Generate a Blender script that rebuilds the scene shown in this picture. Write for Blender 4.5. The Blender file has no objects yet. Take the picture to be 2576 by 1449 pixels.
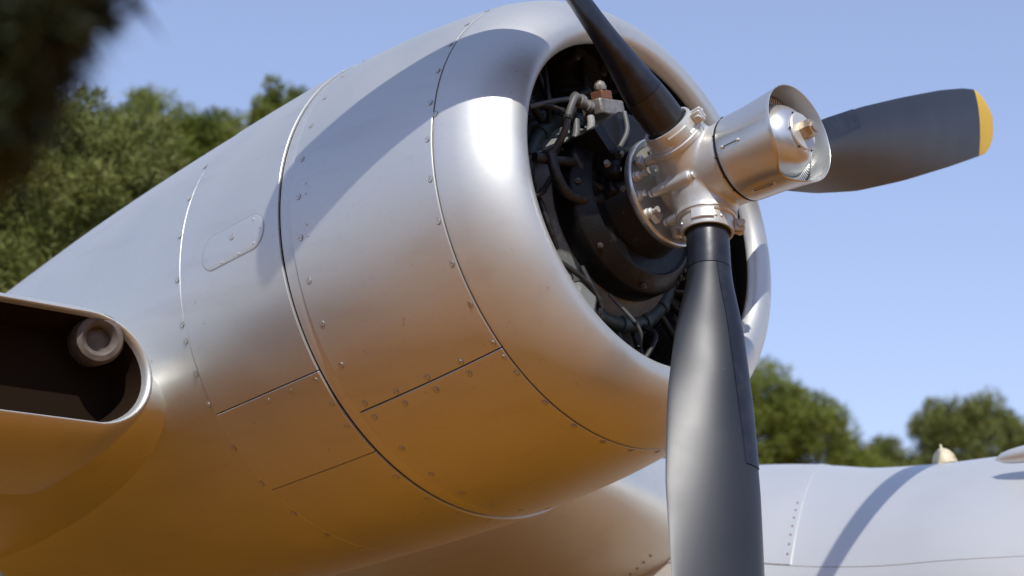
import bpy, bmesh, math, random
import numpy as np
from mathutils import Matrix, Vector
R_ = math.radians
sc = bpy.context.scene
col = sc.collection
rng = np.random.default_rng(7)
random.seed(7)

# ------------------------------------------------------------------ frames
# E: engine frame (x = propeller shaft, pointing forward), A: airframe (wings level), world: ground at z 0
PITCH = R_(10.0)
BANK = math.asin(1.0464 * math.tan(PITCH))
up = Vector((math.sin(PITCH), -math.cos(PITCH) * math.sin(BANK), math.cos(PITCH) * math.cos(BANK)))
xw = (Vector((1, 0, 0)) - up[0] * up).normalized()
yw = up.cross(xw)
CAM_E = Vector((3.2835983, -3.82664492, -2.79799443))
ME = Matrix((xw, yw, up)).to_4x4()
ME = Matrix.Translation((0, 0, 1.6 - (ME @ CAM_E)[2])) @ ME
MA = ME @ Matrix.Rotation(BANK, 4, 'X')
FR = {'E': ME, 'A': MA, 'W': Matrix.Identity(4)}

# ------------------------------------------------------------------ camera
cd = bpy.data.cameras.new('camera')
cam = bpy.data.objects.new('camera', cd)
col.objects.link(cam)
sc.camera = cam
fwd = (ME.to_3x3() @ Vector((-0.61521174, 0.64371581, 0.45513127))).normalized()
cam.rotation_euler = fwd.to_track_quat('-Z', 'Y').to_euler()
cam.location = ME @ CAM_E
cd.sensor_width = 36
cd.lens = 36 * 4883.45 / 2576
cd.clip_end = 3000
cd.clip_start = 0.05
cd.dof.use_dof = True
cd.dof.focus_distance = 5.25
cd.dof.aperture_fstop = 3.2
CAMW = cam.location.copy()

# ------------------------------------------------------------------ light
SUN_E = Vector((.583, -.540, .608)).normalized()
sw = (ME.to_3x3() @ SUN_E).normalized()
sun_el = math.asin(sw.z)
sun_az = math.atan2(sw.y, sw.x)
w = bpy.data.worlds.new('World')
sc.world = w
w.use_nodes = True
nt = w.node_tree
sky = nt.nodes.new('ShaderNodeTexSky')
sky.sky_type = 'NISHITA'
sky.sun_disc = False
sky.sun_elevation = sun_el
sky.sun_rotation = math.pi / 2 - sun_az
sky.altitude = 900
sky.air_density = 1.0
sky.dust_density = .45
sky.ozone_density = 3.0
bg = nt.nodes['Background']
bg.inputs['Strength'].default_value = 0.15
tint = nt.nodes.new('ShaderNodeMix')
tint.data_type = 'RGBA'
tint.blend_type = 'MULTIPLY'
tint.inputs['Factor'].default_value = 1.0
tint.inputs['B'].default_value = (1.50, 1.47, 1.74, 1)
gam = nt.nodes.new('ShaderNodeGamma')
gam.inputs['Gamma'].default_value = 0.6
nt.links.new(sky.outputs[0], gam.inputs[0])
nt.links.new(gam.outputs[0], tint.inputs['A'])
nt.links.new(tint.outputs['Result'], bg.inputs['Color'])
sl = bpy.data.lights.new('sun', 'SUN')
sl.energy = 3.0
sl.angle = R_(0.55)
sl.color = (1.0, .965, .91)
sun = bpy.data.objects.new('sun', sl)
col.objects.link(sun)
sun.rotation_euler = (-sw).to_track_quat('-Z', 'Y').to_euler()
sun.location = (0, 0, 20)
sc.view_settings.view_transform = 'Standard'
sc.view_settings.look = 'None'
sc.view_settings.exposure = 0.33
sc.view_settings.gamma = 1.0
sc.view_settings.use_curve_mapping = False


# ------------------------------------------------------------------ materials
def mat(name, base, rough=.5, metal=0.0, noise=None, bump=None, bump2=None, spec=.5, rn=None, coat=0.0, streak=None):
    """noise=(scale, colour2, contrast) mottling; bump=(scale,strength,dist); rn=(scale,lo,hi) roughness noise"""
    m = bpy.data.materials.new(name)
    m.use_nodes = True
    n = m.node_tree
    b = n.nodes['Principled BSDF']
    b.inputs['Base Color'].default_value = (*base, 1)
    b.inputs['Roughness'].default_value = rough
    b.inputs['Metallic'].default_value = metal
    b.inputs['Specular IOR Level'].default_value = spec
    b.inputs['Coat Weight'].default_value = coat
    tc = n.nodes.new('ShaderNodeTexCoord')

    def tex(scale, detail=6, stretch=None):
        t = n.nodes.new('ShaderNodeTexNoise')
        t.inputs['Scale'].default_value = scale
        t.inputs['Detail'].default_value = detail
        if stretch:
            mp = n.nodes.new('ShaderNodeMapping')
            mp.inputs['Scale'].default_value = stretch
            n.links.new(tc.outputs['Object'], mp.inputs[0])
            n.links.new(mp.outputs[0], t.inputs['Vector'])
        else:
            n.links.new(tc.outputs['Object'], t.inputs['Vector'])
        return t
    last = None
    for ns in (noise if isinstance(noise, list) else [noise] if noise else []):
        t = tex(ns[0], 8, ns[4] if len(ns) > 4 else None)
        r = n.nodes.new('ShaderNodeValToRGB')
        r.color_ramp.elements[0].position = ns[2]
        r.color_ramp.elements[1].position = ns[3]
        n.links.new(t.outputs['Fac'], r.inputs[0])
        mx = n.nodes.new('ShaderNodeMix')
        mx.data_type = 'RGBA'
        if last is None:
            mx.inputs['A'].default_value = (*base, 1)
        else:
            n.links.new(last, mx.inputs['A'])
        mx.inputs['B'].default_value = (*ns[1], 1)
        n.links.new(r.outputs['Color'], mx.inputs['Factor'])
        last = mx.outputs['Result']
    if last is not None:
        n.links.new(last, b.inputs['Base Color'])
    if rn:
        t = tex(rn[0], 6)
        mr = n.nodes.new('ShaderNodeMapRange')
        mr.inputs['From Min'].default_value = .3
        mr.inputs['From Max'].default_value = .7
        mr.inputs['To Min'].default_value = rn[1]
        mr.inputs['To Max'].default_value = rn[2]
        n.links.new(t.outputs['Fac'], mr.inputs['Value'])
        n.links.new(mr.outputs[0], b.inputs['Roughness'])
    prev = None
    for bp in (bump, bump2):
        if bp:
            t = tex(bp[0], bp[3] if len(bp) > 3 else 3)
            bn = n.nodes.new('ShaderNodeBump')
            bn.inputs['Strength'].default_value = bp[1]
            bn.inputs['Distance'].default_value = bp[2]
            n.links.new(t.outputs['Fac'], bn.inputs['Height'])
            if prev:
                n.links.new(prev, bn.inputs['Normal'])
            prev = bn.outputs['Normal']
    if prev:
        n.links.new(prev, b.inputs['Normal'])
    return m


ALU = mat('silver_paint', (.66, .665, .635), .47, .70, noise=[(1.6, (.62, .625, .595), .45, .8), (60, (.62, .62, .60), .55, .8), (5, (.58, .56, .53), .55, .90, (.35, 3, 3)), (38, (.44, .40, .35), .70, .80)],
          bump=(2.6, .45, .018, 1), bump2=(13, .10, .0022, 2), rn=(3, .41, .50))
ALU2 = mat('silver_paint_fuselage', (.72, .725, .705), .46, .6, noise=(3, (.68, .68, .66), .45, .8), bump=(1.6, .35, .012, 1),
           bump2=(300, .08, .0006, 2))
HUBM = mat('silver_hub_paint', (.68, .67, .62), .40, .5, noise=(30, (.58, .55, .48), .55, .85), bump=(120, .08, .001, 3))
SHR = mat('shroud_aluminium', (.66, .67, .66), .31, .78, noise=(90, (.62, .63, .62), .55, .85), bump=(5, .15, .003, 1), rn=(6, .27, .33))
EDGE = mat('bright_edge_metal', (.78, .77, .74), .3, .9, noise=(40, (.6, .57, .5), .5, .8))
GREY = mat('grey_crankcase_paint', (.20, .215, .20), .5, .0, noise=[(9, (.13, .13, .12), .45, .7), (70, (.24, .24, .22), .5, .7)], bump=(90, .3, .002, 4))
DISH = mat('grey_hub_plate', (.42, .41, .36), .5, .2, noise=(18, (.3, .28, .24), .5, .75), bump=(80, .2, .001))
BLK = mat('black_engine_enamel', (.008, .0075, .0075), .42, 0, noise=[(22, (.03, .027, .025), .6, .75), (90, (.11, .08, .05), .70, .76)], bump=(60, .4, .003, 5), spec=.3)
CYL = mat('cylinder_fin_metal', (.10, .09, .08), .5, .4, noise=(40, (.10, .09, .075), .4, .8))
DARK = mat('plain_black', (.012, .012, .012), .7)  # plain black for baffles, seals, gaps and the light-blocking disc
BLADE = mat('black_blade_paint', (.009, .010, .013), .40, 0, noise=[(5, (.015, .015, .018), .45, .75), (230, (.2, .2, .2), .73, .76)],
            bump=(200, .06, .001), rn=(6, .38, .45), spec=.85)
SHANK = mat('oiled_shank', (.022, .020, .020), .33, .0, noise=[(9, (.07, .045, .028), .48, .75), (30, (.10, .10, .11), .62, .8)], bump=(50, .1, .001))
BOOT = mat('rubber_boot', (.010, .012, .020), .36, 0, noise=[(18, (.028, .03, .04), .45, .75), (260, (.22, .22, .24), .76, .79)], bump=(25, .2, .003))
YEL = mat('yellow_tip_paint', (.80, .52, .03), .5, 0, noise=(9, (.74, .46, .04), .45, .75), bump=(150, .1, .001))
HOSE = mat('grey_hose', (.13, .13, .128), .5, 0, noise=(60, (.13, .125, .11), .45, .75), bump=(160, .3, .001))
WHOSE = mat('white_wrapped_hose', (.34, .33, .31), .7, 0, noise=(50, (.25, .23, .2), .48, .72), bump=(130, .8, .003))
BHOSE = mat('black_hose', (.02, .02, .02), .45, 0, noise=(60, (.05, .045, .04), .45, .75), bump=(60, .4, .002))
TEAL = mat('teal_ignition_ring', (.05, .075, .072), .5, .1, noise=(25, (.09, .11, .10), .45, .75), bump=(60, .4, .002))
RUST = mat('rusty_fitting', (.19, .085, .05), .7, .2, noise=(70, (.22, .08, .04), .4, .7), bump=(150, .5, .001))
CAST = mat('weathered_cast_alloy', (.32, .30, .27), .5, .5, noise=(45, (.20, .16, .12), .45, .7), bump=(120, .5, .002))
CREAM = mat('cream_antenna_cap', (.62, .56, .38), .5, 0, noise=(35, (.38, .22, .08), .55, .75))
BRASS = mat('bronze_nut', (.52, .43, .31), .38, .8, noise=(60, (.32, .24, .15), .5, .8))
STUDB = mat('stud_recess', (.40, .39, .37), .55, .6)
FITM = mat('dusty_fitting', (.17, .14, .12), .6, .1, noise=(30, (.10, .08, .07), .4, .7))
GAP = mat('panel_gap_dark', (.05, .047, .042), .8)  # dark colour of the inner cowl liner, seen through the panel gaps
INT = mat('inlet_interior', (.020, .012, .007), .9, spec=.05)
RED = mat('red_paint_fleck', (.7, .03, .02), .6)


# ------------------------------------------------------------------ airplane root and mesh helpers
LA = Vector((-1.0, 0.0, 0.0))
plane = bpy.data.objects.new('airplane', None)
col.objects.link(plane)
plane.location = LA
plane['label'] = 'silver propeller airplane with black yellow-tipped blades and an open round engine cowling'
plane['category'] = 'airplane'


def mk(name, verts, faces, m, parent=None, frame='E', smooth=40, mats=None, fmat=None):
    me = bpy.data.meshes.new(name)
    M = Matrix.Translation(-LA) @ FR[frame] if parent is not False else FR[frame]
    v = np.array(verts, float).reshape(-1, 3)
    M3 = np.array(M.to_3x3())
    v = v @ M3.T + np.array(M.translation)
    me.from_pydata(v.tolist(), [], [tuple(int(i) for i in f) for f in faces])
    for q in (mats or [m]):
        me.materials.append(q)
    if fmat is not None:
        me.polygons.foreach_set('material_index', list(fmat))
    me.validate()
    if smooth:
        me.polygons.foreach_set('use_smooth', [True] * len(me.polygons))
        me.set_sharp_from_angle(angle=R_(smooth))
    me.update()
    o = bpy.data.objects.new(name, me)
    col.objects.link(o)
    if parent is not False:
        o.parent = parent or plane
    return o


def grid(P, closeu=False, closev=False, flip=False):
    """P: (nu, nv, 3) -> verts, faces"""
    nu, nv = P.shape[:2]
    f = []
    for i in range(nu if closeu else nu - 1):
        for j in range(nv if closev else nv - 1):
            a, b, c, d = i * nv + j, ((i + 1) % nu) * nv + j, ((i + 1) % nu) * nv + (j + 1) % nv, i * nv + (j + 1) % nv
            f.append((a, d, c, b) if flip else (a, b, c, d))
    return P.reshape(-1, 3), f


def resamp(prof, n=4):
    """smooth a profile with Catmull-Rom"""
    p = np.array(prof, float)
    q = np.vstack([2 * p[0] - p[1], p, 2 * p[-1] - p[-2]])
    out = []
    for i in range(1, len(q) - 2):
        for k in range(n):
            t = k / n
            a, b, c, d = q[i - 1], q[i], q[i + 1], q[i + 2]
            out.append(.5 * (2 * b + (c - a) * t + (2 * a - 5 * b + 4 * c - d) * t * t + (3 * b - a - 3 * c + d) * t ** 3))
    out.append(p[-1])
    return np.array(out)


def lathe(prof, p0=0, p1=360, n=96, axis=None):
    """profile (x, r) round the shaft axis, angles in degrees"""
    prof = np.array(prof, float)
    full = abs(p1 - p0) >= 360
    t = np.radians(np.linspace(p0, p1, n + 1))
    if full:
        t = t[:-1]
    P = np.zeros((len(prof), len(t), 3))
    P[:, :, 0] = prof[:, 0:1]
    P[:, :, 1] = prof[:, 1:2] * np.cos(t)
    P[:, :, 2] = prof[:, 1:2] * np.sin(t)
    return grid(P, closev=full)


def join(*vf):
    V, F = [], []
    k = 0
    for v, f in vf:
        v = np.array(v, float).reshape(-1, 3)
        V.append(v)
        F += [tuple(i + k for i in q) for q in f]
        k += len(v)
    return np.vstack(V), F


def xf(vf, M):
    v, f = vf
    M3 = np.array(M.to_3x3())
    return np.array(v) @ M3.T + np.array(M.translation), f


def tube(pts, r, n=12, sub=6, caps=True):
    p = resamp(pts, sub) if len(pts) > 2 and sub > 1 else np.array(pts, float)
    rr = np.interp(np.linspace(0, 1, len(p)), np.linspace(0, 1, len(r)), r) if hasattr(r, '__len__') else np.full(len(p), r)
    T = np.gradient(p, axis=0)
    T /= np.linalg.norm(T, axis=1)[:, None] + 1e-12
    a = np.array([0, 0, 1.]) if abs(T[0][2]) < .9 else np.array([1., 0, 0])
    U = np.cross(T[0], a)
    U /= np.linalg.norm(U)
    out = []
    th = np.linspace(0, 2 * np.pi, n, endpoint=False)
    for i in range(len(p)):
        U = U - (U @ T[i]) * T[i]
        U /= np.linalg.norm(U)
        Vv = np.cross(T[i], U)
        out.append(p[i] + rr[i] * (np.cos(th)[:, None] * U + np.sin(th)[:, None] * Vv))
    P = np.array(out)
    v, f = grid(P, closev=True, flip=True)
    if caps:
        f = list(f) + [tuple(range(n)), tuple(range(len(v) - 1, len(v) - 1 - n, -1))]
    return v, f


def box(c, s):
    v = np.array([[x, y, z] for x in (-.5, .5) for y in (-.5, .5) for z in (-.5, .5)]) * np.array(s) + np.array(c)
    return v, [(0, 1, 3, 2), (4, 6, 7, 5), (0, 4, 5, 1), (2, 3, 7, 6), (0, 2, 6, 4), (1, 5, 7, 3)]


def mkbox(name, c, s, m, parent=None, M=None, bev=.003, frame='E'):
    vf = box((0, 0, 0) if M is not None else c, s)
    if M is not None:
        vf = xf(vf, M)
    o = mk(name, *vf, m, parent, frame)
    bm = bmesh.new()
    bm.from_mesh(o.data)
    bmesh.ops.bevel(bm, geom=bm.edges[:], offset=bev, segments=2, affect='EDGES', profile=.5)
    bm.to_mesh(o.data)
    bm.free()
    return o


def rev(prof, M, n=16, caps=True):
    """lathe about local +Z: profile (r, z)"""
    prof = np.array(prof, float)
    t = np.linspace(0, 2 * np.pi, n, endpoint=False)
    P = np.zeros((len(prof), n, 3))
    P[:, :, 0] = prof[:, 0:1] * np.cos(t)
    P[:, :, 1] = prof[:, 0:1] * np.sin(t)
    P[:, :, 2] = prof[:, 1:2]
    v, f = grid(P, closev=True)
    if caps:
        f = list(f)
        f.append(tuple(range(n))[::-1])
        f.append(tuple(range(len(v) - n, len(v))))
    return xf((v, f), M)


def orient(pos, z, x=None):
    z = Vector(z).normalized()
    x = Vector(x) if x is not None else (Vector((1, 0, 0)) if abs(z.x) < .9 else Vector((0, 1, 0)))
    x = (x - x.dot(z) * z).normalized()
    y = z.cross(x)
    M = Matrix((x, y, z)).transposed().to_4x4()
    M.translation = Vector(pos)
    return M


def shared(name, vf, m, mats=None, fmat=None, smooth=40):
    me = bpy.data.meshes.new(name)
    me.from_pydata(np.array(vf[0]).tolist(), [], [tuple(int(i) for i in f) for f in vf[1]])
    for q in (mats or [m]):
        me.materials.append(q)
    if fmat is not None:
        me.polygons.foreach_set('material_index', list(fmat))
    if smooth:
        me.polygons.foreach_set('use_smooth', [True] * len(me.polygons))
        me.set_sharp_from_angle(angle=R_(smooth))
    return me


def inst(name, me, M, parent, frame='E'):
    o = bpy.data.objects.new(name, me)
    col.objects.link(o)
    o.parent = parent
    o.matrix_local = Matrix.Translation(-LA) @ FR[frame] @ M
    return o


def rad(ph):
    return Vector((0, math.cos(R_(ph)), math.sin(R_(ph))))


def surf(x, ph, r):
    v = rad(ph) * r
    v.x = x
    return v


# ------------------------------------------------------------------ ground
def ground():
    n = 60
    s = np.concatenate([-np.geomspace(900, 2, 30), np.linspace(-1.8, 1.8, 3), np.geomspace(2, 900, 30)])
    X, Y = np.meshgrid(s, s, indexing='ij')
    P = np.stack([X, Y, 0 * X], -1)
    v, f = grid(P)
    m = mat('dry_orange_earth', (.32, .125, .004), .95, 0, noise=[(.5, (.25, .098, .003), .4, .7), (9, (.35, .145, .010), .55, .75)], bump=(14, .5, .03, 8), spec=.2)
    o = mk('ground', v, f, m, False, 'W')
    o['kind'] = 'structure'


ground()


# ------------------------------------------------------------------ cowling
def panel_prof(x0, x1, prof, lip=.004):
    p = np.array([q for q in prof if x0 < q[0] < x1])
    xs = np.array([q[0] for q in prof])
    rs = np.array([q[1] for q in prof])
    f = lambda x: float(np.interp(x, xs, rs))
    mid = [(x, f(x)) for x in np.linspace(x0 + .004, x1 - .004, max(4, int((x1 - x0) / .03)))]
    return [(x0, f(x0) - lip - .004), (x0, f(x0) - .0015), (x0 + .0015, f(x0))] + mid + [(x1 - .0015, f(x1)), (x1, f(x1) - .0015), (x1, f(x1) - lip - .004)]


MAIN = [(-2.6, .66), (-2.2, .695), (-1.8, .725), (-1.4, .745), (-1.05, .7555), (-.8, .7605), (-.582, .762), (-.536, .757), (-.42, .7515), (-.3, .743),
        (-.2, .7325), (-.1, .7185), (0, .701)]
MAIN = resamp(MAIN, 4).tolist()


def panel(name, x0, x1, a0, a1, off=0.0, m=ALU, n=None, label=None):
    """a curved sheet between two stations and two angles, edges turned in on all sides"""
    prof = np.array(panel_prof(x0, x1, MAIN))
    prof[:, 1] += off
    n = n or max(8, int(abs(a1 - a0) / 2.5))
    e = math.degrees(.0016 / .75)
    t = np.concatenate([[a0, a0, a0 + e], np.linspace(a0 + 2 * e, a1 - 2 * e, n), [a1 - e, a1, a1]])
    dr = np.zeros(len(t))
    dr[[0, -1]] = -.008
    dr[[1, -2]] = -.0015
    P = np.zeros((len(prof), len(t), 3))
    tt = np.radians(t)
    r = prof[:, 1:2] + dr[None]
    P[:, :, 0] = prof[:, 0:1]
    P[:, :, 1] = r * np.cos(tt)
    P[:, :, 2] = r * np.sin(tt)
    o = mk(name, *grid(P), m, None, 'E', 35)
    if label:
        o['label'] = label
    return o


# inner liner behind the gaps
mk('cowl_liner', *lathe([(.148, .502), (.135, .53), (.05, .62), (-.02, .675), (-.03, .69), (-.2, .722), (-.55, .745), (-1.2, .743), (-1.2, .70), (-.34, .71), (-.3, .0)], n=96), GAP)
LIP = resamp([(-.004, .6925), (-.0035, .697), (0.0, .699), (.03, .690), (.07, .6745), (.11, .652), (.145, .624), (.172, .592), (.188, .560), (.188, .535), (.176, .515), (.160, .505), (.150, .502), (.146, .504)], 4)
nose = mk('nose_cowl', *lathe(LIP, n=160), ALU, None, 'E', 60)
G = .15  # half gap in degrees
top_panel = panel('cowl_panel', -.534, -.0075, 112.8 + G, 232.8 - G, label='upper outer cowl panel with the blade shadow across it')
low_panel = panel('cowl_panel', -.534, -.0075, 232.8 + G, 352.8 - G, label='lower cowl panel reflecting the orange ground')
far_panel = panel('cowl_panel', -.534, -.0075, -7.2 + G, 112.8 - G)
panel('cowl_strip', -.579, -.539, 0, 359.9, off=-.006)
aft1 = panel('nacelle_panel', -1.047, -.584, 220.6 + .12, 242.6 - .12, off=.001)
aft2 = panel('nacelle_panel', -1.047, -.584, 242.6 + .12, 330 - .12)
aft3 = panel('nacelle_panel', -1.047, -.584, 135 + .12, 220.6 - .12, off=.0005)
aft4 = panel('nacelle_panel', -1.047, -.584, -30 + .12, 135 - .12)
NB = panel('nacelle_body', -2.55, -1.050, 0, 359.9, off=-.0015, n=120)
# drain flange line half way along the lower aft panel
# fasteners: slotted quarter-turn studs
def stud_mesh(r=.0098):
    v, f, fm = [], [], []
    base = rev([(r, 0), (r, .0009)], Matrix.Identity(4), 18)
    parts = [(base, 1)]
    for sgn in (1, -1):
        a = np.linspace(-math.pi / 2 + .16, math.pi / 2 - .16, 9)
        ring = np.array([[sgn * r * .86 * math.cos(q), r * .86 * math.sin(q) * sgn, 0] for q in a])
        k = len(ring)
        vv = np.vstack([ring + [0, 0, .0004], ring * [.96, .96, 1] + [0, 0, .0016]])
        ff = [tuple(range(k, 2 * k))] + [(i, (i + 1) % k, k + (i + 1) % k, k + i) for i in range(k)]
        parts.append(((vv, ff), 0))
    V, F = join(*[p[0] for p in parts])
    for p, mi in parts:
        fm += [mi] * len(p[1])
    return shared('fastener', (V, F), None, [ALU, STUDB], fm, 30)


STUD = stud_mesh()
rM = lambda x: float(np.interp(x, [q[0] for q in MAIN], [q[1] for q in MAIN]))


def add_stud(x, ph, par, dr=0.0):
    pos = surf(x, ph, rM(x) + dr)
    M = orient(pos, rad(ph)) @ Matrix.Rotation(rng.uniform(0, 3.14), 4, 'Z')
    inst('fastener', STUD, M, par)


for k in range(11):
    ph = 230.9 - 9.85 * k
    add_stud(-.0215, ph if k else 231.0, top_panel)
    add_stud(-.499, 231.3 - 9.75 * k, top_panel)
for k in range(11):
    add_stud(-.0195, 235.0 + (0 if k == 0 else 4.8 + 10 * (k - 1)), low_panel)
    add_stud(-.5, 235.1 + 9.6 * k, low_panel)
for x in (-.139, -.26, -.378):
    add_stud(x, 231.7, top_panel)
    add_stud(x, 235.0, low_panel)
for x, ph in [(-.609, 222.3), (-.718, 222.4), (-.820, 222.3), (-.603, 234.4), (-.601, 228.4)]:
    add_stud(x, ph, aft1)
for ph in (251, 261, 271, 281):
    add_stud(-.603, ph, aft2)
for ph in (187.4, 198.3, 202.3, 210.2, 217.8, 229.5, 240.1, 251.1, 176, 165, 154, 262, 273):
    add_stud(-1.062, ph, NB)
add_stud(.0, 175.5, nose, -.002)
# small rivets
RIV = shared('rivet', rev([(.0040, 0), (.0034, .0016), (.0015, .0024)], Matrix.Identity(4), 10), ALU)
RIVR = shared('rivet', rev([(.0050, 0), (.0042, .0018), (.0018, .0027)], Matrix.Identity(4), 10), RUST)
for ph in (176.5, 179, 186.5, 189):
    inst('rivet', RIV, orient(surf(-.47, ph + 3.5, rM(-.47)), rad(ph + 3.5)), top_panel)

# oval access hatch on the aft panel
def hatch():
    cx, cp, hl, hw = -.79, 185.6, .145, .055
    R0 = .762
    t = np.linspace(0, 2 * np.pi, 48, endpoint=False)
    def outline(sc_, dr):
        out = []
        for a in t:
            # stadium
            c, s = math.cos(a), math.sin(a)
            x = hw * sc_ * c + (hl - hw) * (1 if c > 0 else -1)
            y = hw * sc_ * s
            ph = cp + math.degrees(y / R0)
            out.append(surf(cx + x, ph, rM(cx + x) + dr))
        return np.array([list(q) for q in out])
    rings = [outline(1.0, -.002), outline(1.0, .0018), outline(.975, .0024), outline(.6, .0024), outline(.2, .0024)]
    v, f = grid(np.array(rings), closev=True)
    f = list(f) + [tuple(range(len(v) - 48, len(v)))]
    o = mk('access_hatch', v, f, ALU, None, 'E', 35)
    g = [outline(1.04, .0010), outline(1.04, .0012), outline(.99, .0012)]
    mk('hatch_gap', *grid(np.array(g), closev=True), STUDB, o)
    add_stud(-.79, 184.3, o, .0026)
    for x, ph in ((-.69, 182.8), (-.66, 185.5), (-.69, 188.5), (-.76, 189.2), (-.84, 189.2)):
        inst('rivet', RIV, orient(surf(x, ph, rM(x) + .0024), rad(ph)), o)


hatch()


# ------------------------------------------------------------------ wings
def airfoil(th, chord, n=40):
    """closed section points (x back from LE negative, z)"""
    t = np.linspace(0, np.pi, n)
    xc = (1 - np.cos(t)) / 2
    y = th / .2 * (.2969 * np.sqrt(xc) - .126 * xc - .3516 * xc ** 2 + .2843 * xc ** 3 - .1036 * xc ** 4)
    up_ = np.stack([-xc * chord, y], -1)
    lo = np.stack([-xc * chord, -y * .85], -1)
    return np.vstack([up_[::-1], lo[1:]])


def wing(name, stations):
    P = []
    for (y, xl, z, th, ch) in stations:
        s = airfoil(th, ch)
        P.append(np.stack([xl + s[:, 0], np.full(len(s), y), z + s[:, 1]], -1))
    return mk(name, *grid(np.array(P)), ALU, None, 'A', 50)


WZ = -.27
ow = wing('outer_wing', [(-.35, -1.22, WZ, .50, 3.1), (-1.0, -1.25, WZ + .01, .49, 3.05), (-2.2, -1.33, WZ + .06, .46, 2.9), (-6.5, -1.75, WZ + .30, .32, 2.2), (-10.5, -2.1, WZ + .5, .2, 1.5), (-10.8, -2.4, WZ + .52, .02, .8)])
IW = [(.35, -1.20, WZ, .50, 3.1), (1.0, -1.20, WZ, .50, 3.1), (1.25, -1.20, WZ - .02, .54, 3.1), (1.5, -1.19, WZ - .08, .66, 3.1), (1.75, -1.17, WZ - .15, .79, 3.1), (2.0, -1.15, WZ - .21, .90, 3.1), (2.6, -1.15, WZ - .22, .90, 3.1)]
iw = wing('inner_wing', IW)


for k in range(26):
    xc = .05 + .012 * k
    yy = .76 / .2 * (.2969 * math.sqrt(xc) - .126 * xc - .3516 * xc ** 2 + .2843 * xc ** 3 - .1036 * xc ** 4)
    inst('rivet', RIVR, orient((-1.172 - xc * 3.1, 1.70, WZ - .138 - .85 * yy), (.1, 0, -1)), iw, 'A')
# air intake in the outer wing leading edge, beside the nacelle
def stadium(y0, y1, zc, h, x, n=48):
    out = []
    for a in np.linspace(0, 2 * np.pi, n, endpoint=False):
        c, s = math.cos(a), math.sin(a)
        cy = (y1 - h if c > 0 else y0 + h) + h * c
        out.append([x, cy, zc + h * s * .82])
    return np.array(out)


ix0, ix1 = -1.95, -.895
iz = -.285
rings = [stadium(ix0 - .06, ix1 + .13, iz, .30, -1.55), stadium(ix0 - .05, ix1 + .09, iz, .285, -1.30), stadium(ix0 - .035, ix1 + .055, iz, .260, -1.16),
         stadium(ix0 - .02, ix1 + .032, iz, .234, -1.085), stadium(ix0 - .01, ix1 + .014, iz, .208, -1.052), stadium(ix0, ix1, iz, .199, -1.055),
         stadium(ix0 + .01, ix1 - .008, iz, .195, -1.075)]
intake = mk('air_intake', *grid(np.array(resamp(np.array(rings).reshape(7, -1), 4)).reshape(-1, 48, 3), closev=True), ALU, None, 'A', 60)
r2 = [stadium(ix0 + .01, ix1 - .008, iz, .195, -1.075), stadium(ix0 + .02, ix1 - .01, iz, .190, -1.14), stadium(ix0 + .03, ix1 - .02, iz, .185, -1.215)]
v, f = grid(np.array(r2), closev=True)
f = list(f) + [tuple(range(len(v) - 48, len(v)))]
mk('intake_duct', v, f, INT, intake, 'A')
Mr = orient((-1.10, -1.03, iz + .108), (1, -.45, -.25)) @ Matrix.Scale(1.15, 4)
mk('round_fitting', *join(rev([(.03, -.1), (.062, -.1), (.066, .0), (.058, .022), (.045, .026), (.034, .015), (.03, -.02)], Mr, 32, False), rev([(.0305, -.015), (.001, -.012)], Mr, 32, False)), FITM, intake, 'A')


# ------------------------------------------------------------------ fuselage
FUS = [(-9, -.62, .34, .30), (-7, -.45, .62, .6), (-4.5, -.18, .95, .95), (-2.6, -.08, 1.02, 1.0), (-1.9, -.085, 1.0, .98), (-1.36, -.15, .97, .97), (-1.0, -.235, .95, .95), (-.73, -.318, .93, .93), (-.4, -.385, .91, .91), (-.06, -.44, .88, .87),
       (.4, -.545, .80, .79), (.9, -.72, .66, .64), (1.3, -.95, .48, .45), (1.6, -1.2, .22, .22), (1.68, -1.36, .02, .02)]
FUS = resamp(FUS, 5)
FY = 2.62


def fus_pt(x, a, off=0.0):
    """point on the fuselage at station x and section angle a (degrees, 90 = top)"""
    zt, ry, rz = (float(np.interp(x, FUS[:, 0], FUS[:, i])) for i in (1, 2, 3))
    c, s = math.cos(R_(a)), math.sin(R_(a))
    ry += off
    rz += off
    return np.array([x, FY + ry * math.copysign(abs(c) ** .95, c), zt + off - rz + rz * math.copysign(abs(s) ** .95, s)])


P = np.array([[fus_pt(x, a) for a in np.linspace(0, 360, 97)[:-1]] for x in FUS[:, 0]])
fus = mk('fuselage', *grid(P, closev=True), ALU2, None, 'A', 50)


def fus_n(x, a):
    p = fus_pt(x, a)
    u_ = fus_pt(x, a + 1) - p
    w_ = fus_pt(x + .01, a) - p
    n = np.cross(w_, u_)
    n /= np.linalg.norm(n)
    c = p - np.array([x, FY, p[2] * 0 - 1.2])
    return Vector(n if n @ c > 0 else -n)


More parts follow.
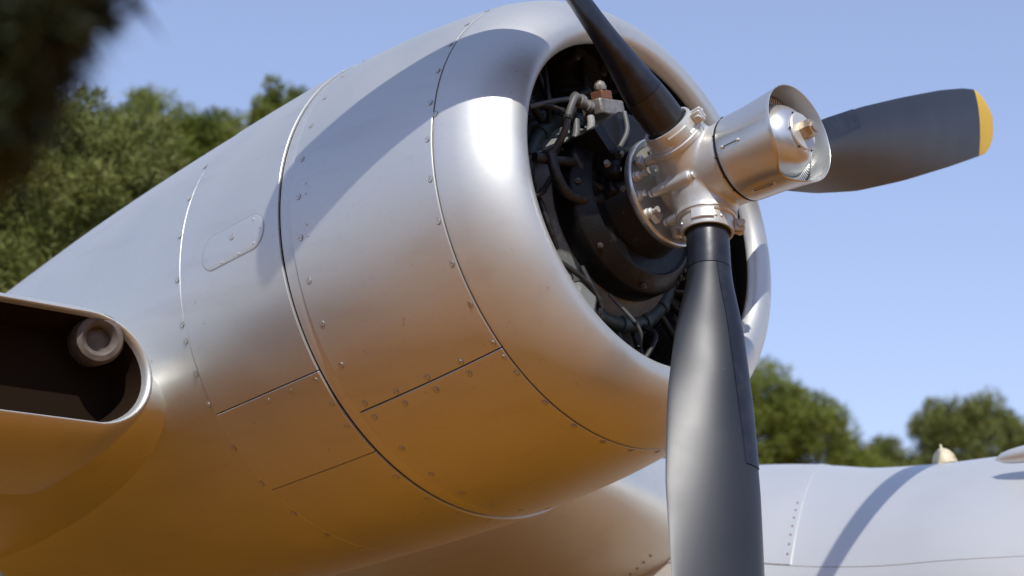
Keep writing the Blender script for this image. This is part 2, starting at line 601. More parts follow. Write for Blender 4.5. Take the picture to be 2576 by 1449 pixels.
# wing-root fillet plate: a sheet proud of the fuselage, front edge curving back to the top
def fillet():
    angs = np.linspace(88, 150, 40)
    def front(a):
        # a 88..196 : front edge station
        t = (a - 88) / 108
        return -1.02 + .26 * math.sin(min(1, t * 1.7) * math.pi / 2)
    rows = []
    for a in angs:
        xf_ = front(a)
        row = []
        # wing-blended part: concave sweep from the wing leading edge to the side skin
        for k in range(26):
            u_ = k / 25
            x = xf_ - u_ * .95
            p = fus_pt(x, a, .004)
            # lift toward the wing
            zrel = abs(p[2] - (WZ)) / .36
            lift = max(0, 1 - zrel) ** 1.2 * (u_ ** 2.6) * .34
            p = p + np.array([0, -lift, 0])
            row.append(p)
        p0 = row[0].copy()
        c = np.array([xf_, FY, p0[2]])
        row.insert(0, fus_pt(xf_ + .0005, a, -.004))
        rows.append(row)
    o = mk('wing_root_fillet', *grid(np.array(rows), flip=True), ALU2, None, 'A', 40)
    for i, a in enumerate(np.arange(96, 149, 3.0)):
        x = front(a) - .018
        inst('rivet', RIVR if a > 128 else RIV, orient(fus_pt(x, a, .004), fus_n(x, a)), o, 'A')
    for k in range(9):
        x = front(124) - .03 - .028 * k
        inst('rivet', RIV, orient(fus_pt(x, 124, .004) + np.array([0, 0, 0]), fus_n(x, 124)), o, 'A')
    for k in range(7):
        x = front(104) - .03 - .03 * k
        inst('rivet', RIV, orient(fus_pt(x, 104, .004), fus_n(x, 104)), o, 'A')
    return o


fillet()
# lower skin seam lines on the fuselage
for a0 in (150,):
    pts = [fus_pt(x, a0 + (x + .8) * 4, .0004) for x in np.linspace(-.95, .9, 24)]
    mk('skin_seam', *tube(pts, .0009, 6, 1), STUDB, fus, 'A')
# antenna cap on top
pa = fus_pt(-.42, 97)
Mc = orient(pa + np.array([0, 0, -.006]), (0, -.05, 1))
cap = mk('antenna_cap', *rev(resamp([(.050, 0), (.048, .014), (.042, .034), (.031, .051), (.017, .062), (.006, .067), (.0045, .080), (.001, .083)], 3), Mc, 28), CREAM, fus, 'A')
# probe at the nose side
def probe():
    base = Vector(fus_pt(.0, 118)) + Vector((0, -.10, .02))
    sec = []
    for k, t in enumerate(np.linspace(0, 1, 16)):
        w_ = .055 * math.sqrt(max(0, 1 - (1 - min(1, t / .35)) ** 2)) if t < .35 else .055
        c = base + Vector((.0 + .55 * t, .0, .0 - .05 * t))
        th = np.linspace(0, 2 * np.pi, 16, endpoint=False)
        sec.append([[c.x, c.y + w_ * .7 * math.cos(q), c.z + w_ * math.sin(q) * .62] for q in th])
    v_, f_ = grid(np.array(sec), closev=True)
    m_ = join((v_, f_), tube([base + Vector((.35, 0, 0)), base + Vector((.36, .12, -.06))], .02, 10, 1))
    mk('probe_fairing', *m_, ALU2, fus, 'A', 60)


probe()


# ------------------------------------------------------------------ engine inside the cowl
mk('crankcase', *lathe(resamp([(-.26, .48), (-.20, .455), (-.12, .40), (-.05, .345), (.01, .30), (.045, .25), (.06, .2)], 3), n=72), GREY)
mk('light_block_disc', *lathe([(-.29, .0), (-.29, .71)], n=48), DARK)  # black disc added behind the cylinders to block light
mk('gearcase_ring', *lathe([(.03, .22), (.035, .262), (.045, .268), (.105, .268), (.113, .263), (.15, .228), (.152, .221), (.143, .214), (.143, .17), (.20, .15), (.232, .14)], n=96), BLK)
irg = mk('ignition_ring', *lathe([(-.005 + .022 * math.cos(a), .3236 + .022 * math.sin(a)) for a in np.linspace(0, 2 * np.pi, 15)], n=120), TEAL)
for k in range(18):
    ph = 20 * k + 4
    q = surf(-.005, ph, .3236)
    mk('lead_collar', *rev([(.026, -.012), (.028, -.01), (.028, .01), (.026, .012)], orient(q, Vector((0, -math.sin(R_(ph)), math.cos(R_(ph))))), 14), TEAL, irg)


def cyl_prof():
    pr = [(.078, .0)]
    z = .03
    while z < .15:
        pr += [(.070, z), (.092, z + .002), (.092, z + .004), (.070, z + .006)]
        z += .0115
    while z < .27:
        rr = .106 - .25 * max(0, z - .22)
        pr += [(.085, z), (rr, z + .002), (rr, z + .0045), (.085, z + .0065)]
        z += .0125
    pr += [(.08, z), (.05, z + .02), (.0, z + .025)]
    return pr


CP = cyl_prof()
for k in range(9):
    ph = 40 * k + 9
    d = rad(ph)
    b0 = surf(-.13, ph, .33)
    M = orient(b0, d, (1, 0, 0))
    c = mk('engine_cylinder', *rev(CP, M, 26, False), CYL, None, 'E', 30)
    for s in (-1, 1):
        Mx = M @ Matrix.Translation((.075, s * .062, .245))
        mkbox('rocker_box', None, (.07, .055, .055), CYL, c, M=Mx, bev=.012)
        a = M @ Vector((.115, s * .035, -.03))
        b = M @ Vector((.105, s * .062, .23))
        mk('pushrod_tube', *tube([a, b], .0115, 10, 1), BHOSE, c)
    # ignition lead
    a = Vector(surf(.012, ph + 9, .335))
    b = M @ Vector((.10, .075, .17))
    mk('ignition_lead', *tube([a, a + Vector((.03, 0, 0)) + d * .05, b + Vector((.03, 0, 0)), b], .008, 8, 5), BHOSE, c)
    # baffle
    ph2 = ph + 20
    Mb = orient(surf(-.12, ph2, .50), rad(ph2), (1, 0, 0))
    mkbox('baffle_plate', None, (.012, .12, .24), DARK if k % 2 else BLK, c, M=Mb, bev=.004)

# governor and fittings, upper outer side
gov = mk('black_bracket', *(lambda: ([(.20, -.262, .118), (.20, -.150, .226), (.205, -.091, .236), (.215, -.036, .205), (.215, -.078, .125), (.20, -.190, .064),
                               (.07, -.262, .118), (.07, -.150, .226), (.07, -.091, .236), (.07, -.036, .205), (.07, -.078, .125), (.07, -.190, .064)],
                              [(0, 1, 2, 3, 4, 5), (11, 10, 9, 8, 7, 6)] + [(i, 6 + i, 6 + (i + 1) % 6, (i + 1) % 6) for i in range(6)]))(), BLK, None, 'E', 20)
gb = mkbox('control_head', None, (.075, .115, .05), CAST, None, M=orient((.11, -.115, .285), (.1, -.35, 1), (1, 0, 0)), bev=.006)
mkbox('rusty_cover', None, (.045, .05, .03), RUST, gb, M=orient((.115, -.128, .325), (.1, -.35, 1), (1, 0, 0)), bev=.004)
mk('dome_nut', *rev([(.017, 0), (.019, .012), (.014, .024), (.005, .030)], orient((.125, -.142, .335), (.1, -.3, 1)), 8), CAST, gb)
mk('pipe_union', *rev([(.016, 0), (.019, .003), (.019, .018), (.014, .02), (.014, .035), (.021, .037), (.021, .05), (.016, .052), (.016, .075)],
                      orient((.115, -.175, .262), (-.05, -1, .12)), 16), CAST, gb)


def hose(pts, r, m, par=gb, name='hose', clamps=()):
    o = mk(name, *tube(pts, r, 12, 6), m, par)
    p = resamp(pts, 6)
    for c in clamps:
        i = int(c * (len(p) - 2))
        mk('hose_clamp', *rev([(r * 1.0, -.006), (r * 1.35, -.005), (r * 1.35, .005), (r * 1.0, .006)], orient(p[i], p[i + 1] - p[i]), 12), BHOSE, par)
    return o


hose([(.12, -.235, .268), (.13, -.262, .252), (.12, -.276, .205), (.1, -.277, .144), (.06, -.275, .105), (.03, -.298, .078), (.0, -.34, .06)], .0105, HOSE, clamps=(.42,))
hose([(.13, -.196, .215), (.135, -.2, .18), (.13, -.211, .135), (.1, -.209, .10), (.05, -.2, .05)], .0115, WHOSE, clamps=(.5,))
hose([(.1, -.226, .205), (.1, -.226, .162), (.095, -.235, .12), (.06, -.225, .08), (.02, -.215, .04)], .0110, HOSE, clamps=(.45,))
hose([(.06, -.240, .185), (.06, -.25, .134), (.03, -.248, .09), (.0, -.24, .05)], .0095, HOSE)
hose([(.10, -.404, .003), (.11, -.313, .025), (.12, -.21, .06), (.13, -.14, .085), (.14, -.07, .14)], .014, BHOSE)
hose([(.12, -.36, .03), (.12, -.336, -.034), (.12, -.286, -.075), (.13, -.202, -.066), (.14, -.12, -.02)], .016, BHOSE)
hose([(.12, -.26, .065), (.13, -.217, .003), (.14, -.167, -.015), (.15, -.12, .04)], .012, BHOSE)
hose([(.22, -.150, .215), (.225, -.146, .152), (.21, -.160, .10), (.18, -.18, .038)], .007, HOSE)
hose([(.05, -.374, .205), (.06, -.254, .278), (.07, -.17, .315), (.08, -.10, .31)], .008, HOSE)
hose([(-.02, -.33, -.02), (.04, -.33, -.07), (.05, -.30, -.14), (.03, -.24, -.20)], .009, BHOSE)
# tangle of black governor castings at the nose case
for (c, s, z_) in [((.17, -.15, .06), (.09, .07, .09), (.3, -.5, .8)), ((.16, -.13, -.02), (.08, .06, .06), (1, -.2, .3)), ((.19, -.17, .02), (.05, .05, .05), (.2, -1, .1)),
                   ((.20, -.10, .10), (.06, .07, .05), (.6, -.3, .5)), ((.12, -.20, .0), (.05, .04, .08), (0, -.6, .9))]:
    mkbox('governor_casting', None, s, BLK, None, M=orient(c, z_), bev=.009)
for c, z_ in [((.21, -.165, .065), (1, -.6, .1)), ((.2, -.16, .02), (.8, -.7, -.2)), ((.225, -.125, .045), (1, -.3, .1)), ((.19, -.195, .03), (.5, -1, 0)), ((.2, -.14, -.03), (.9, -.5, -.3))]:
    mk('bolt_head', *rev([(.011, 0), (.011, .008), (.008, .011), (.008, .018), (.0, .018)], orient(c, z_), 6, False), CAST, gov)
# pipes hugging the crankcase, flange nuts
CN = shared('case_nut', rev([(.009, 0), (.009, .008), (.005, .009), (.005, .016), (.0, .016)], Matrix.Identity(4), 6, False), CYL, smooth=20)
crank = bpy.data.objects['crankcase']
for k in range(30):
    inst('case_nut', CN, orient(surf(-.02, 12 * k + 3, .328), Vector((.8, 0, 0)) + rad(12 * k + 3) * .5), crank)
ring_ = bpy.data.objects['gearcase_ring']
for k in range(0, 24, 3):
    inst('case_nut', CN, orient(surf(.124, 15 * k + 5, .252), Vector((.75, 0, 0)) + rad(15 * k + 5) * .6), ring_)
for k, (pa_, pb_) in enumerate([(150, 186), (178, 200), (236, 262), (262, 290), (120, 150), (130, 108)]):
    q0, q2 = Vector(surf(.05, pa_, .28)), Vector(surf(-.06, pb_, .44))
    q1 = Vector(surf(.07, (pa_ + pb_) / 2 + 4, .36))
    q1b = Vector(surf(.03, pb_ - 5, .41))
    hose([tuple(q0), tuple(q1), tuple(q1b), tuple(q2)], .006 + .0015 * (k % 3), [HOSE, BHOSE, BHOSE][k % 3], gov, 'oil_pipe', (.35, .7))
# sump fittings at the bottom
for (c, s, z_) in [((.03, -.27, -.30), (.09, .10, .09), (0, -.6, -.8)), ((.05, -.18, -.36), (.08, .09, .10), (.1, -.3, -.9)), ((.05, -.31, -.36), (.05, .06, .10), (0, -.6, -.9))]:
    mkbox('sump_housing', None, s, GREY, None, M=orient(c, z_), bev=.016)
hose([(.06, -.30, -.26), (.08, -.24, -.28), (.09, -.17, -.31), (.07, -.10, -.35)], .008, BHOSE)
mk('case_plug', *join(rev([(.022, 0), (.022, .012), (.012, .014), (.012, .02)], orient((.0, -.25, -.10), (1, -.7, -.2)), 14), box((-.005, -.24, -.115), (.03, .07, .006))), BHOSE)

# ------------------------------------------------------------------ propeller
XH = .385
PH0 = 29.4
hub_parts = [lathe([(.27, .0), (.27, .085), (.30, .092), (.33, .114), (.345, .121), (.352, .121), (.37, .118), (.42, .117), (.47, .120), (.512, .123), (.515, .118), (.515, .0)], n=96)]
for k in range(3):
    ph = PH0 + 120 * k
    M = orient((XH, 0, 0), rad(ph), (1, 0, 0))
    hub_parts.append(rev([(.105, .0), (.104, .06), (.098, .085), (.089, .11), (.0845, .13), (.083, .15), (.078, .155)], M, 40))
    for s in (-16.5, 16.5):
        q = surf(.275, ph + s, .131)
        hub_parts.append(rev([(.013, 0), (.015, .004), (.017, .05), (.018, .11), (.017, .125)], orient(q, (1, 0, 0)), 18))
        q = surf(.32, ph + s, .116)
        hub_parts.append(rev([(.022, 0), (.022, .08)], orient(q, (1, 0, 0)), 18))
    q = surf(.275, ph + 60, .116)
    hub_parts.append(rev([(.013, 0), (.015, .004), (.017, .05), (.018, .13), (.0175, .14)], orient(q, (1, 0, 0)), 18))
V, F = join(*hub_parts)
hub = mk('propeller_hub', V, F, HUBM, None, 'E', 0)
md = hub.modifiers.new('remesh', 'REMESH')
md.mode = 'VOXEL'
md.voxel_size = .0032
ms = hub.modifiers.new('smooth', 'SMOOTH')
ms.factor = .5
ms.iterations = 26
dg = bpy.context.evaluated_depsgraph_get()
newme = bpy.data.meshes.new_from_object(hub.evaluated_get(dg))
hub.modifiers.clear()
hub.data = newme
newme.polygons.foreach_set('use_smooth', [True] * len(newme.polygons))
# parting flange line of the two hub halves
mk('parting_flange', *lathe([(.345, .108), (.345, .1225), (.351, .1225), (.351, .108)], n=96), HUBM, hub)
mk('shroud_gap', *lathe([(.512, .110), (.514, .1262), (.5225, .1262), (.5225, .110)], n=96), DARK, hub)
HB = shared('hub_bolt', rev([(.0135, 0), (.0135, .003), (.0105, .004), (.0105, .011), (.0085, .013), (.003, .013), (.003, .008), (.0, .008)], Matrix.Identity(4), 14, False), HUBM)
for k in range(3):
    ph = PH0 + 120 * k
    for s, r, x in ((-16.5, .131, .398), (16.5, .131, .398), (60, .116, .413)):
        inst('hub_bolt', HB, orient(surf(x, ph + s, r), (1, 0, 0)), hub)
        inst('hub_bolt', HB, orient(surf(.277, ph + s, r), (-1, 0, 0)), hub)
# back plate with rolled bright rim
plate = mk('hub_plate', *lathe([(.236, .03), (.236, .150), (.238, .156), (.238, .163)], n=96), DISH)
mk('plate_rim', *lathe([(.225, .160), (.225, .165), (.232, .167), (.247, .167), (.250, .165), (.250, .162), (.246, .160), (.238, .160)], n=128), EDGE, plate)
for k in range(3):
    for s, zz in ((33.5, 1.0), (81, 1.0), (57, .6)):
        ph = PH0 + 120 * k + s
        q = surf(.237, ph, .137)
        pr = [(.016, 0), (.016, .008), (.0135, .010), (.0135, .02), (.012, .022), (.007, .024), (.007, .038), (.0095, .039), (.0095, .045), (.0, .045)]
        mk('plate_stud', *rev([(a, b * zz) for a, b in pr], orient(q, (1, 0, 0)), 8 if zz < 1 else 12, False), HUBM, plate)
# small brackets between plate and hub
for k in range(3):
    ph = PH0 + 120 * k
    for s in (-30, 12):
        mkbox('plate_lug', None, (.018, .03, .035), HUBM, plate, M=orient(surf(.255, ph + s, .128), rad(ph + s), (1, 0, 0)), bev=.003)

# shroud tube with a dipped lower front edge
def shroud():
    n = 120
    t = np.linspace(0, 2 * np.pi, n, endpoint=False)
    def ring(x, r, dip=0.0):
        dd = np.exp(-((np.degrees(t) - 262 + 360) % 360 - 0) ** 2 / 900) if False else None
        a = (np.degrees(t) - 252 + 180) % 360 - 180
        dx = -dip * 1.7 * np.exp(-(a / 22) ** 2)
        return np.stack([x + dx, r * np.cos(t), r * np.sin(t)], -1)
    xs = np.linspace(.525, .716, 14)
    rs = np.interp(xs, [.525, .60, .716], [.1275, .131, .1425])
    rows = [ring(.523, .1255), ring(.523, .1272)] + [ring(x, r, .022 * max(0, (x - .60) / .116) ** 1.5) for x, r in zip(xs, rs)]
    rows += [ring(.7175, .1417, .022), ring(.716, .1405, .022)]
    for x, r in list(zip(xs, rs))[::-1]:
        rows.append(ring(x, r - .0024, .022 * max(0, (x - .60) / .116) ** 1.5))
    o = mk('dome_shroud', *grid(np.array(rows), closev=True), SHR, None, 'E', 60)
    return o


shr = shroud()
sr = lambda x: float(np.interp(x, [.525, .60, .716], [.1275, .131, .1425]))
for ph, xa, xb in ((193, .545, .60), (262, .56, .635), (75, .55, .61)):
    a, b = surf(xa, ph, sr(xa) + .001), surf(xb, ph, sr(xb) + .001)
    for q in (a, b):
        mk('shroud_screw', *rev([(.0055, 0), (.005, .003), (.002, .0045)], orient(q, rad(ph)), 12), HUBM, shr)
    mk('lock_wire', *tube([a + rad(ph) * .002, b + rad(ph) * .002], .0012, 6, 1), CYL, shr)
for ph in (172, 202, 228, 250, 330, 30, 90, 130):
    mk('skirt_screw', *rev([(.005, 0), (.0045, .003), (.0015, .004)], orient(surf(.517, ph, .1255), rad(ph)), 10), DARK, shr)
dome = mk('pitch_dome', *lathe(resamp([(.50, .110), (.60, .110), (.640, .108), (.670, .101), (.695, .088), (.712, .070), (.722, .052), (.725, .03), (.726, .0)], 5), n=72), SHR, None, 'E', 60)
mk('finned_ring', *join(*[xf(box((0, 0, 0), (.05, .005, .022)), orient(surf(.63, 5 * k, .119), rad(5 * k), (1, 0, 0)) @ Matrix.Identity(4)) for k in range(72)]), SHR, dome, 'E', 20)
mk('nose_plate', *rev([(.056, -.004), (.056, .004), (.053, .007), (.012, .010), (.0, .010)], orient((.7225, 0, 0), (1, 0, 0)), 40, False), HUBM, dome)
nutv = rev([(.027, 0), (.027, .012), (.0265, .026), (.024, .032), (.0155, .0325), (.0145, .037), (.0, .038)], orient((.731, 0, 0), (1, 0, 0)) @ Matrix.Rotation(.3, 4, 'Z'), 6, False)
mk('hex_nut', *nutv, BRASS, dome, 'E', 20)
for k in range(6):
    ph = 60 * k + 12
    mk('lock_tab', *box(surf(.7245, ph, .0585), (.004, .004, .004)), DARK, dome)

# blades
BR = 2.0
TIPS = 1.862


_RG = np.linspace(0, 2.2, 441)


def _sm(xs, ys, w_=13):
    y = np.interp(_RG, xs, ys)
    k = np.hanning(2 * w_ + 1)
    k /= k.sum()
    for _ in range(2):
        y = np.convolve(np.pad(y, w_, mode='edge'), k, 'valid')
    return y


_BT = [_sm([.2, .3, .8, 1.3, 2.0], [41, 41, 30, 19, 8]),
       _sm([.15, .28, .34, .5, .7, .95, 1.25, 1.6, 1.88, 2.0], [.058, .058, .062, .096, .120, .137, .139, .134, .122, .11], 7),
       _sm([.3, .5, .7, .95, 1.25, 1.6, 2.0], [0, -.008, -.014, -.016, -.012, -.004, .0]),
       _sm([.15, .28, .34, .5, .7, 1.0, 1.4, 2.0], [.058, .058, .052, .037, .032, .031, .024, .008], 9)]


def blade_params(r):
    return tuple(float(np.interp(r, _RG, t_)) for t_ in _BT)


def blade_section(r, ph, th, inflate=0.0):
    r = float(r)
    beta, hc, off, b = blade_params(r)
    if r > TIPS - .02:
        k = (r - (TIPS - .02)) / (BR - (TIPS - .02))
        hc = hc * math.sqrt(max(0.0, 1 - k ** 2.2))
        b = b * (1 - .6 * k)
    Rv = rad(ph)
    t = Vector((0, -math.sin(R_(ph)), math.cos(R_(ph))))
    X = Vector((1, 0, 0))
    c = math.cos(R_(beta)) * t + math.sin(R_(beta)) * X
    n = -math.sin(R_(beta)) * t + math.cos(R_(beta)) * X
    C = Vector((XH, 0, 0)) + r * Rv + off * c
    fl = min(1, max(0, (r - .34) / .3))     # 0 round shank, 1 airfoil
    out = []
    for a in th:
        ca, sa = math.cos(a), math.sin(a)
        u = (hc + inflate) * ca
        thick = (b + inflate) * (1 + fl * .35 * ca)
        sh = sa * (1 - fl) + fl * (abs(sa) ** 1.65) * (1 if sa > 0 else -1)
        v = thick * sh * ((1 + .25 * fl) if sa > 0 else (1 - .55 * fl))
        out.append(list(C + u * c + v * n))
    return out


def tip_slant(a):
    return .035 * math.cos(a)


SPEC = mat('worn_spatula', (.3, .3, .3), .5)
for k in range(3):
    ph = PH0 + 120 * k
    if k == 1:
        ph += 0.6
    th = np.linspace(0, 2 * np.pi, 48, endpoint=False)
    rsx = list(np.linspace(.17, .5, 16)) + list(np.linspace(.53, TIPS - .06, 40))
    rows = [blade_section(r, ph, th) for r in rsx]
    # slanted tip paint line: last ring of blade follows the slant
    last = []
    for a in th:
        last.append(blade_section(TIPS + tip_slant(a), ph, [a])[0])
    rows.append(last)
    v, f = grid(np.array(rows), closev=True, flip=True)
    bl = mk('propeller_blade', v, f, BLADE, None, 'E', 50)
    bl['label'] = ['blade pointing right to its yellow tip', 'blade rising out of the frame in front of the engine', 'blade hanging down in front of the cowling'][k]
    # tip
    rows = []
    for q in np.linspace(0, 1, 14) ** .7:
        rows.append([blade_section(min(BR - .0003, (TIPS + tip_slant(a)) * (1 - q) + (BR - .0003) * q), ph, [a])[0] for a in th])
    mk('blade_tip', *grid(np.array(rows), closev=True, flip=True), YEL, bl, 'E', 50)
    # rubber sleeve at the root and de-icing boot on the leading edge
    rows = [blade_section(r, ph, th, .0 + i_) for r, i_ in zip([.20, .2005, .215, .26, .305, .3055], [-.001, .0022, .0026, .0026, .0022, -.001])]
    mk('root_sleeve', *grid(np.array(rows), closev=True, flip=True), SHANK if k == 1 else BOOT, bl, 'E', 50)
    R1 = .885
    rows = []
    for r in [.3072, .3076] + list(np.linspace(.31, R1 - .002, 36)) + [R1, R1 + .0004]:
        w_ = np.interp(r, [.3, .45, .88], [1.25, 1.02, .80])
        ta = np.concatenate([[-w_ - .012, -w_], np.linspace(-w_ + .004, w_ * 1.12 - .004, 24), [w_ * 1.12, w_ * 1.12 + .012]])
        inf = .0026 if .3074 < r < R1 + .0002 else -.002
        row = blade_section(r, ph, ta, inf)
        lo = blade_section(r, ph, ta, -.002)
        row[0], row[-1] = lo[0], lo[-1]
        rows.append(row)
    mk('deicer_boot', *grid(np.array(rows), flip=True), BOOT, bl, 'E', 35)
    # clamp at the root
    M = orient((XH, 0, 0), rad(ph), (1, 0, 0))
    cl = mk('blade_clamp', *rev([(.0835, .128), (.0865, .130), (.0865, .142), (.080, .146), (.0765, .150), (.0755, .186), (.0735, .192), (.0675, .192), (.064, .188), (.063, .165), (.063, .150)], M, 56, False), HUBM, None, 'E', 35)
    mk('shank_seal', *rev([(.064, .183), (.060, .189), (.0575, .190)], M, 48, False), DARK, cl)
    for a, zz in ((60, .16), (120, .172), (-60, .16), (-150, .172), (205, .17), (218, .17), (165, .17), (178, .17), (20, .17), (33, .17)):
        q = M @ Vector((.0758 * math.cos(R_(a)), .0758 * math.sin(R_(a)), zz))
        dd = (M.to_3x3() @ Vector((math.cos(R_(a)), math.sin(R_(a)), 0)))
        inst('rivet', RIV, orient(q, dd) @ Matrix.Diagonal((1.25, 1.25, 1.5, 1)), cl)
    for a in ((-44,) if k == 2 else (14,)):
        dd = (M.to_3x3() @ Vector((math.cos(R_(a)), math.sin(R_(a)), 0)))
        tt = rad(ph).cross(dd)
        q = (M @ Vector((0, 0, .166))) + dd * .090
        for s in (-1, 1):
            mkbox('clamp_lug', None, (.03, .010, .036), HUBM, cl, M=orient(q + tt * (.010 * s), rad(ph), dd), bev=.003)
        mk('clamp_bolt', *join(rev([(.0085, -.032), (.0085, .028), (.0, .028)], orient(q + dd * .003, tt), 10, False),
                               rev([(.012, .016), (.012, .026), (.0, .027)], orient(q + dd * .003, tt), 6, False),
                               rev([(.0115, -.032), (.0115, -.022)], orient(q + dd * .003, tt), 12)), HUBM, cl)
    # balance weight segment
    seg = []
    for a in np.linspace(*((38, 84) if k == 2 else (-72, -26)), 10):
        c_, s_ = math.cos(R_(a)), math.sin(R_(a))
        seg.append([list(M @ Vector((rr * c_, rr * s_, zz))) for rr, zz in ((.0755, .148), (.0815, .148), (.0825, .150), (.0825, .176), (.0815, .178), (.0755, .178))])
    v, f = grid(np.array(seg))
    mk('balance_weight', v, list(f) + [tuple(range(6)), tuple(range(len(v) - 1, len(v) - 7, -1))], HUBM, cl, 'E', 25)


# ------------------------------------------------------------------ trees
def leafmat(name, c1, c2, c3):
    m = bpy.data.materials.new(name)
    m.use_nodes = True
    n = m.node_tree
    b = n.nodes['Principled BSDF']
    tc = n.nodes.new('ShaderNodeTexCoord')
    t = n.nodes.new('ShaderNodeTexNoise')
    t.inputs['Scale'].default_value = 1.9
    t.inputs['Detail'].default_value = 9
    t.inputs['Roughness'].default_value = .7
    n.links.new(tc.outputs['Object'], t.inputs['Vector'])
    r = n.nodes.new('ShaderNodeValToRGB')
    r.color_ramp.elements[0].position = .34
    r.color_ramp.elements[0].color = (*c1, 1)
    r.color_ramp.elements[1].position = .66
    r.color_ramp.elements[1].color = (*c3, 1)
    e = r.color_ramp.elements.new(.5)
    e.color = (*c2, 1)
    n.links.new(t.outputs['Fac'], r.inputs[0])
    n.links.new(r.outputs['Color'], b.inputs['Base Color'])
    b.inputs['Roughness'].default_value = .6
    b.inputs['Specular IOR Level'].default_value = .3
    return m


LEAF = leafmat('pine_needles', (.075, .10, .012), (.145, .175, .022), (.22, .235, .04))
LEAF2 = leafmat('olive_needles', (.08, .095, .02), (.14, .16, .032), (.21, .215, .06))
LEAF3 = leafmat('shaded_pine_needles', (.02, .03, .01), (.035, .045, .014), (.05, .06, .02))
BARK = mat('pine_bark', (.16, .10, .065), .9, 0, noise=(12, (.07, .045, .03), .4, .65), bump=(14, .9, .03, 6))


def crown_mesh(clumps, per, ln, wd, g):
    """clumps (n,4): centre+radius.  needle tufts as thin triangles"""
    C = np.repeat(clumps[:, :3], per, 0)
    Rr = np.repeat(clumps[:, 3], per)
    n = len(C)
    d = g.normal(size=(n, 3))
    d /= np.linalg.norm(d, axis=1)[:, None]
    base = C + d * (Rr * g.uniform(.25, 1.0, n) ** .6)[:, None]
    q = d * .8 + g.normal(size=(n, 3)) * .55 + np.array([0, 0, .35])
    q /= np.linalg.norm(q, axis=1)[:, None]
    L = ln * g.uniform(.6, 1.35, n)
    s = np.cross(q, g.normal(size=(n, 3)))
    s /= np.linalg.norm(s, axis=1)[:, None]
    W = wd * g.uniform(.6, 1.4, n)
    a = base - s * W[:, None] * .5
    b = base + s * W[:, None] * .5
    c = base + q * L[:, None]
    V = np.stack([a, b, c], 1).reshape(-1, 3)
    me = bpy.data.meshes.new('crown')
    me.vertices.add(len(V))
    me.vertices.foreach_set('co', V.ravel())
    me.loops.add(len(V))
    me.loops.foreach_set('vertex_index', np.arange(len(V), dtype=np.int32))
    me.polygons.add(n)
    me.polygons.foreach_set('loop_start', np.arange(0, 3 * n, 3, dtype=np.int32))
    me.update()
    me.validate()
    return me


def tree(az, dist, top, lobes, leaf, label, group=None, per=60, ln=.16, wd=.03, seed=1, ncl=420, cr=(.16, .34), trunk=.22):
    """lobes: (dx across view, dy depth, z, rx, ry, rz)"""
    g = np.random.default_rng(seed)
    a = R_(az)
    base = Vector((CAMW.x + dist * math.cos(a), CAMW.y + dist * math.sin(a), 0))
    rt = Vector((math.sin(a), -math.cos(a), 0))     # to the right in view
    fw = Vector((math.cos(a), math.sin(a), 0))
    e = bpy.data.objects.new('pine_tree', None)
    col.objects.link(e)
    e.location = base
    e['label'] = label
    e['category'] = 'tree'
    if group:
        e['group'] = group
    cl = []
    vol = np.array([l[3] * l[4] * l[5] for l in lobes]) ** .75
    cnt = (ncl * vol / vol.sum()).astype(int) + 6
    for l, c in zip(lobes, cnt):
        d = g.normal(size=(c, 3))
        d /= np.linalg.norm(d, axis=1)[:, None]
        rr = g.uniform(.35, 1.0, c) ** .5
        p = d * rr[:, None] * np.array([l[3], l[4], l[5]])
        P3 = np.outer(p[:, 0] + l[0], rt) + np.outer(p[:, 1] + l[1], fw)
        P3[:, 2] += p[:, 2] + l[2]
        cl.append(np.column_stack([P3, g.uniform(*cr, c)]))
    cl = np.vstack(cl)
    me = crown_mesh(cl, per, ln, wd, g)
    me.materials.append(leaf)
    o = bpy.data.objects.new('crown', me)
    col.objects.link(o)
    o.parent = e
    # trunk and limbs
    tp = [(0, 0, -.1), (.1, .05, top * .25), (-.05, .1, top * .5), (.05, 0, top * .8)]
    parts = [tube(tp, [trunk, trunk * .8, trunk * .55, trunk * .2], 12, 6)]
    for i in g.choice(len(cl), min(26, len(cl)), False):
        q = cl[i, :3]
        z0 = min(top * .75, max(top * .25, q[2] * .7))
        s = np.array([.03, .05, z0])
        mid = (s + q) / 2 + np.array([0, 0, -.1])
        parts.append(tube([s, mid, q], [trunk * .28, trunk * .18, trunk * .06], 6, 4))
    V, F = join(*parts)
    V = np.array(V) + np.array(base)
    t_ = mk('trunk', V, F, BARK, False, 'W')
    t_.parent = e
    t_.data.transform(Matrix.Translation(-base))
    return e


GR = 'pine trees beyond the airplane'
# right side, behind the fuselage
tree(126.6, 34, 7.2, [(-.6, 0, 6.2, 1.5, 1.5, 1.7), (.75, .3, 6.4, .9, 1.3, 1.35), (1.6, 0, 5.95, .8, 1.3, 1.15), (2.4, .3, 5.1, .75, 1.2, 1.0), (3.1, 0, 4.4, .6, 1.1, .95), (.8, 0, 4.2, 2.6, 1.8, 1.5), (2.0, 0, 3.4, 2, 1.5, 1.4)],
     LEAF, 'bright green pine rising behind the hanging blade and above the fuselage', GR, seed=11, ncl=1300, per=210, ln=.11, wd=.024, cr=(.14, .30))
tree(120.6, 46, 8.9, [(-1.0, 0, 6.9, .7, 1, 1.0), (.35, 0, 7.7, .75, 1, 1.1), (1.35, 0, 7.7, .8, 1.2, 1.1), (2.5, 0, 7.1, .9, 1.2, 1.1), (-1.5, 0, 6.8, .75, 1, 1.0), (.2, 0, 5.9, 2.4, 1.6, 1.6), (2.5, 0, 5.6, 2.2, 1.6, 1.5)],
     LEAF2, 'pale olive tree behind the cream antenna cap on the fuselage', GR, seed=12, ncl=1100, per=170, ln=.14, wd=.03, cr=(.18, .36))
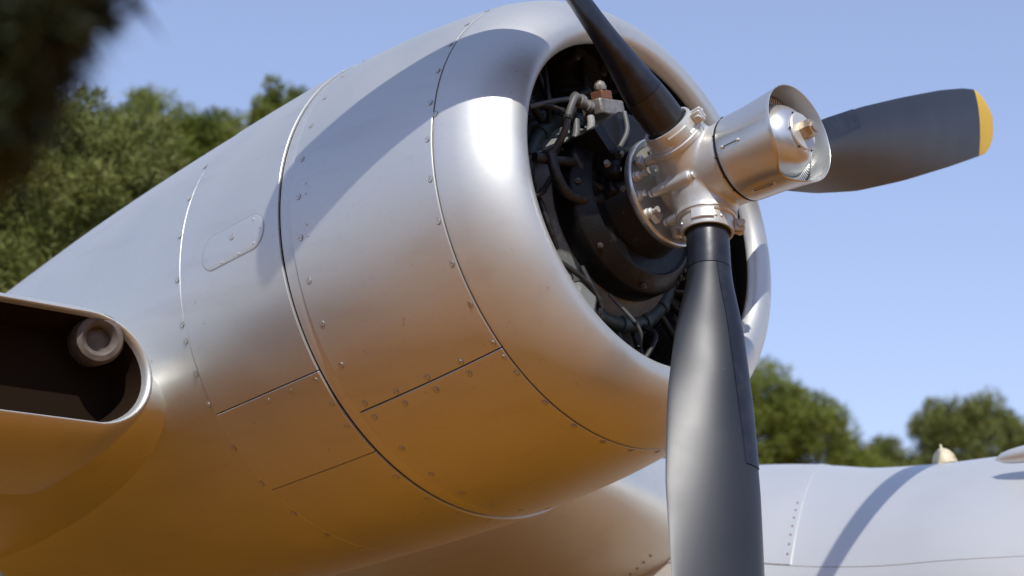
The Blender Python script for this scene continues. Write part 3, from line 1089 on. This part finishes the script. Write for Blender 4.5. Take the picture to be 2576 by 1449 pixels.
tree(116.6, 46, 8.0, [(0, 0, 6.6, 1.3, 1.3, 1.1), (.8, 0, 5.4, 2.2, 1.6, 1.4)], LEAF2, 'olive tree at the far right edge beyond the probe fairing', GR, seed=13, ncl=500, per=120, ln=.14, wd=.03, cr=(.18, .36))
tree(123.2, 44, 6.4, [(-.6, 0, 5.4, .9, 1, .9), (.6, 0, 5.7, .9, 1, 1.0), (1.5, 0, 6.0, .7, 1, 1.1), (.4, 0, 4.3, 2.0, 1.3, 1.2)], LEAF2,
     'low olive tree filling the dip between the bright green pine and the pale olive tree', GR, seed=14, ncl=600, per=150, ln=.13, wd=.03, cr=(.16, .32))
# left side
LK = dict(per=260, ln=.065, wd=.013)
tree(142.6, 20, 7.8, [(-.35, 0, 7.25, .75, .8, .85), (.25, 0, 6.95, .7, .8, .9), (-1.2, .2, 6.9, .8, .9, .9), (0, 0, 5.4, 1.5, 1.4, 1.6), (-1.3, 0, 5.3, 1.4, 1.3, 1.4)],
     LEAF, 'bushy green pine behind the nacelle left of the small tuft', GR, seed=21, ncl=1300, cr=(.10, .22), **LK)
tree(140.0, 18.5, 7.6, [(.05, 0, 7.25, .34, .4, .5), (.1, 0, 6.3, .62, .7, .8), (-.5, 0, 6.0, .8, .8, .8), (.7, 0, 6.0, .5, .6, .6)], LEAF,
     'small pine tuft just above the cowl seam strip', GR, seed=22, ncl=520, cr=(.08, .17), trunk=.14, **LK)
tree(146.6, 14, 5.9, [(-.9, 0, 5.3, 1.0, 1, .8), (.1, 0, 5.25, .9, 1, .8), (.7, .2, 4.7, .8, 1, .9), (-.6, 0, 4.1, 1.5, 1.2, 1.2)], LEAF2,
     'wide olive green pine low behind the nacelle at the left edge', GR, seed=23, ncl=1100, cr=(.08, .2), **LK)
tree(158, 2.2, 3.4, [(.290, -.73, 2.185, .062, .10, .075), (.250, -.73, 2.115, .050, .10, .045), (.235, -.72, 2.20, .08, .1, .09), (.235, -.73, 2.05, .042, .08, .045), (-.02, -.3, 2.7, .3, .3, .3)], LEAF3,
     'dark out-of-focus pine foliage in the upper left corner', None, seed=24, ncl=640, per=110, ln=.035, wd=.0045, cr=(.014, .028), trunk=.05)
# unseen belt of pines added behind the viewpoint for its reflection in the silver skin
for k, az in enumerate(range(-128, 40, 14)):
    hh = 7.5 + 1.6 * math.sin(k * 2.3)
    tree(az, 21 + 3 * math.sin(k * 1.7), hh, [(-1.2, 0, hh - 2.2, 1.9, 1.6, 1.9), (1.3, 0, hh - 2.7, 1.9, 1.6, 1.8), (0, 0, hh - 4.3, 3.2, 2, 2.0), (0, 0, hh - 6.0, 3.0, 2, 1.6)], LEAF2,
         'unseen pine added behind the viewpoint for its reflection in the silver skin', 'unseen pines added behind the viewpoint', seed=40 + k, ncl=260, per=60, ln=.34, wd=.12, cr=(.3, .6))
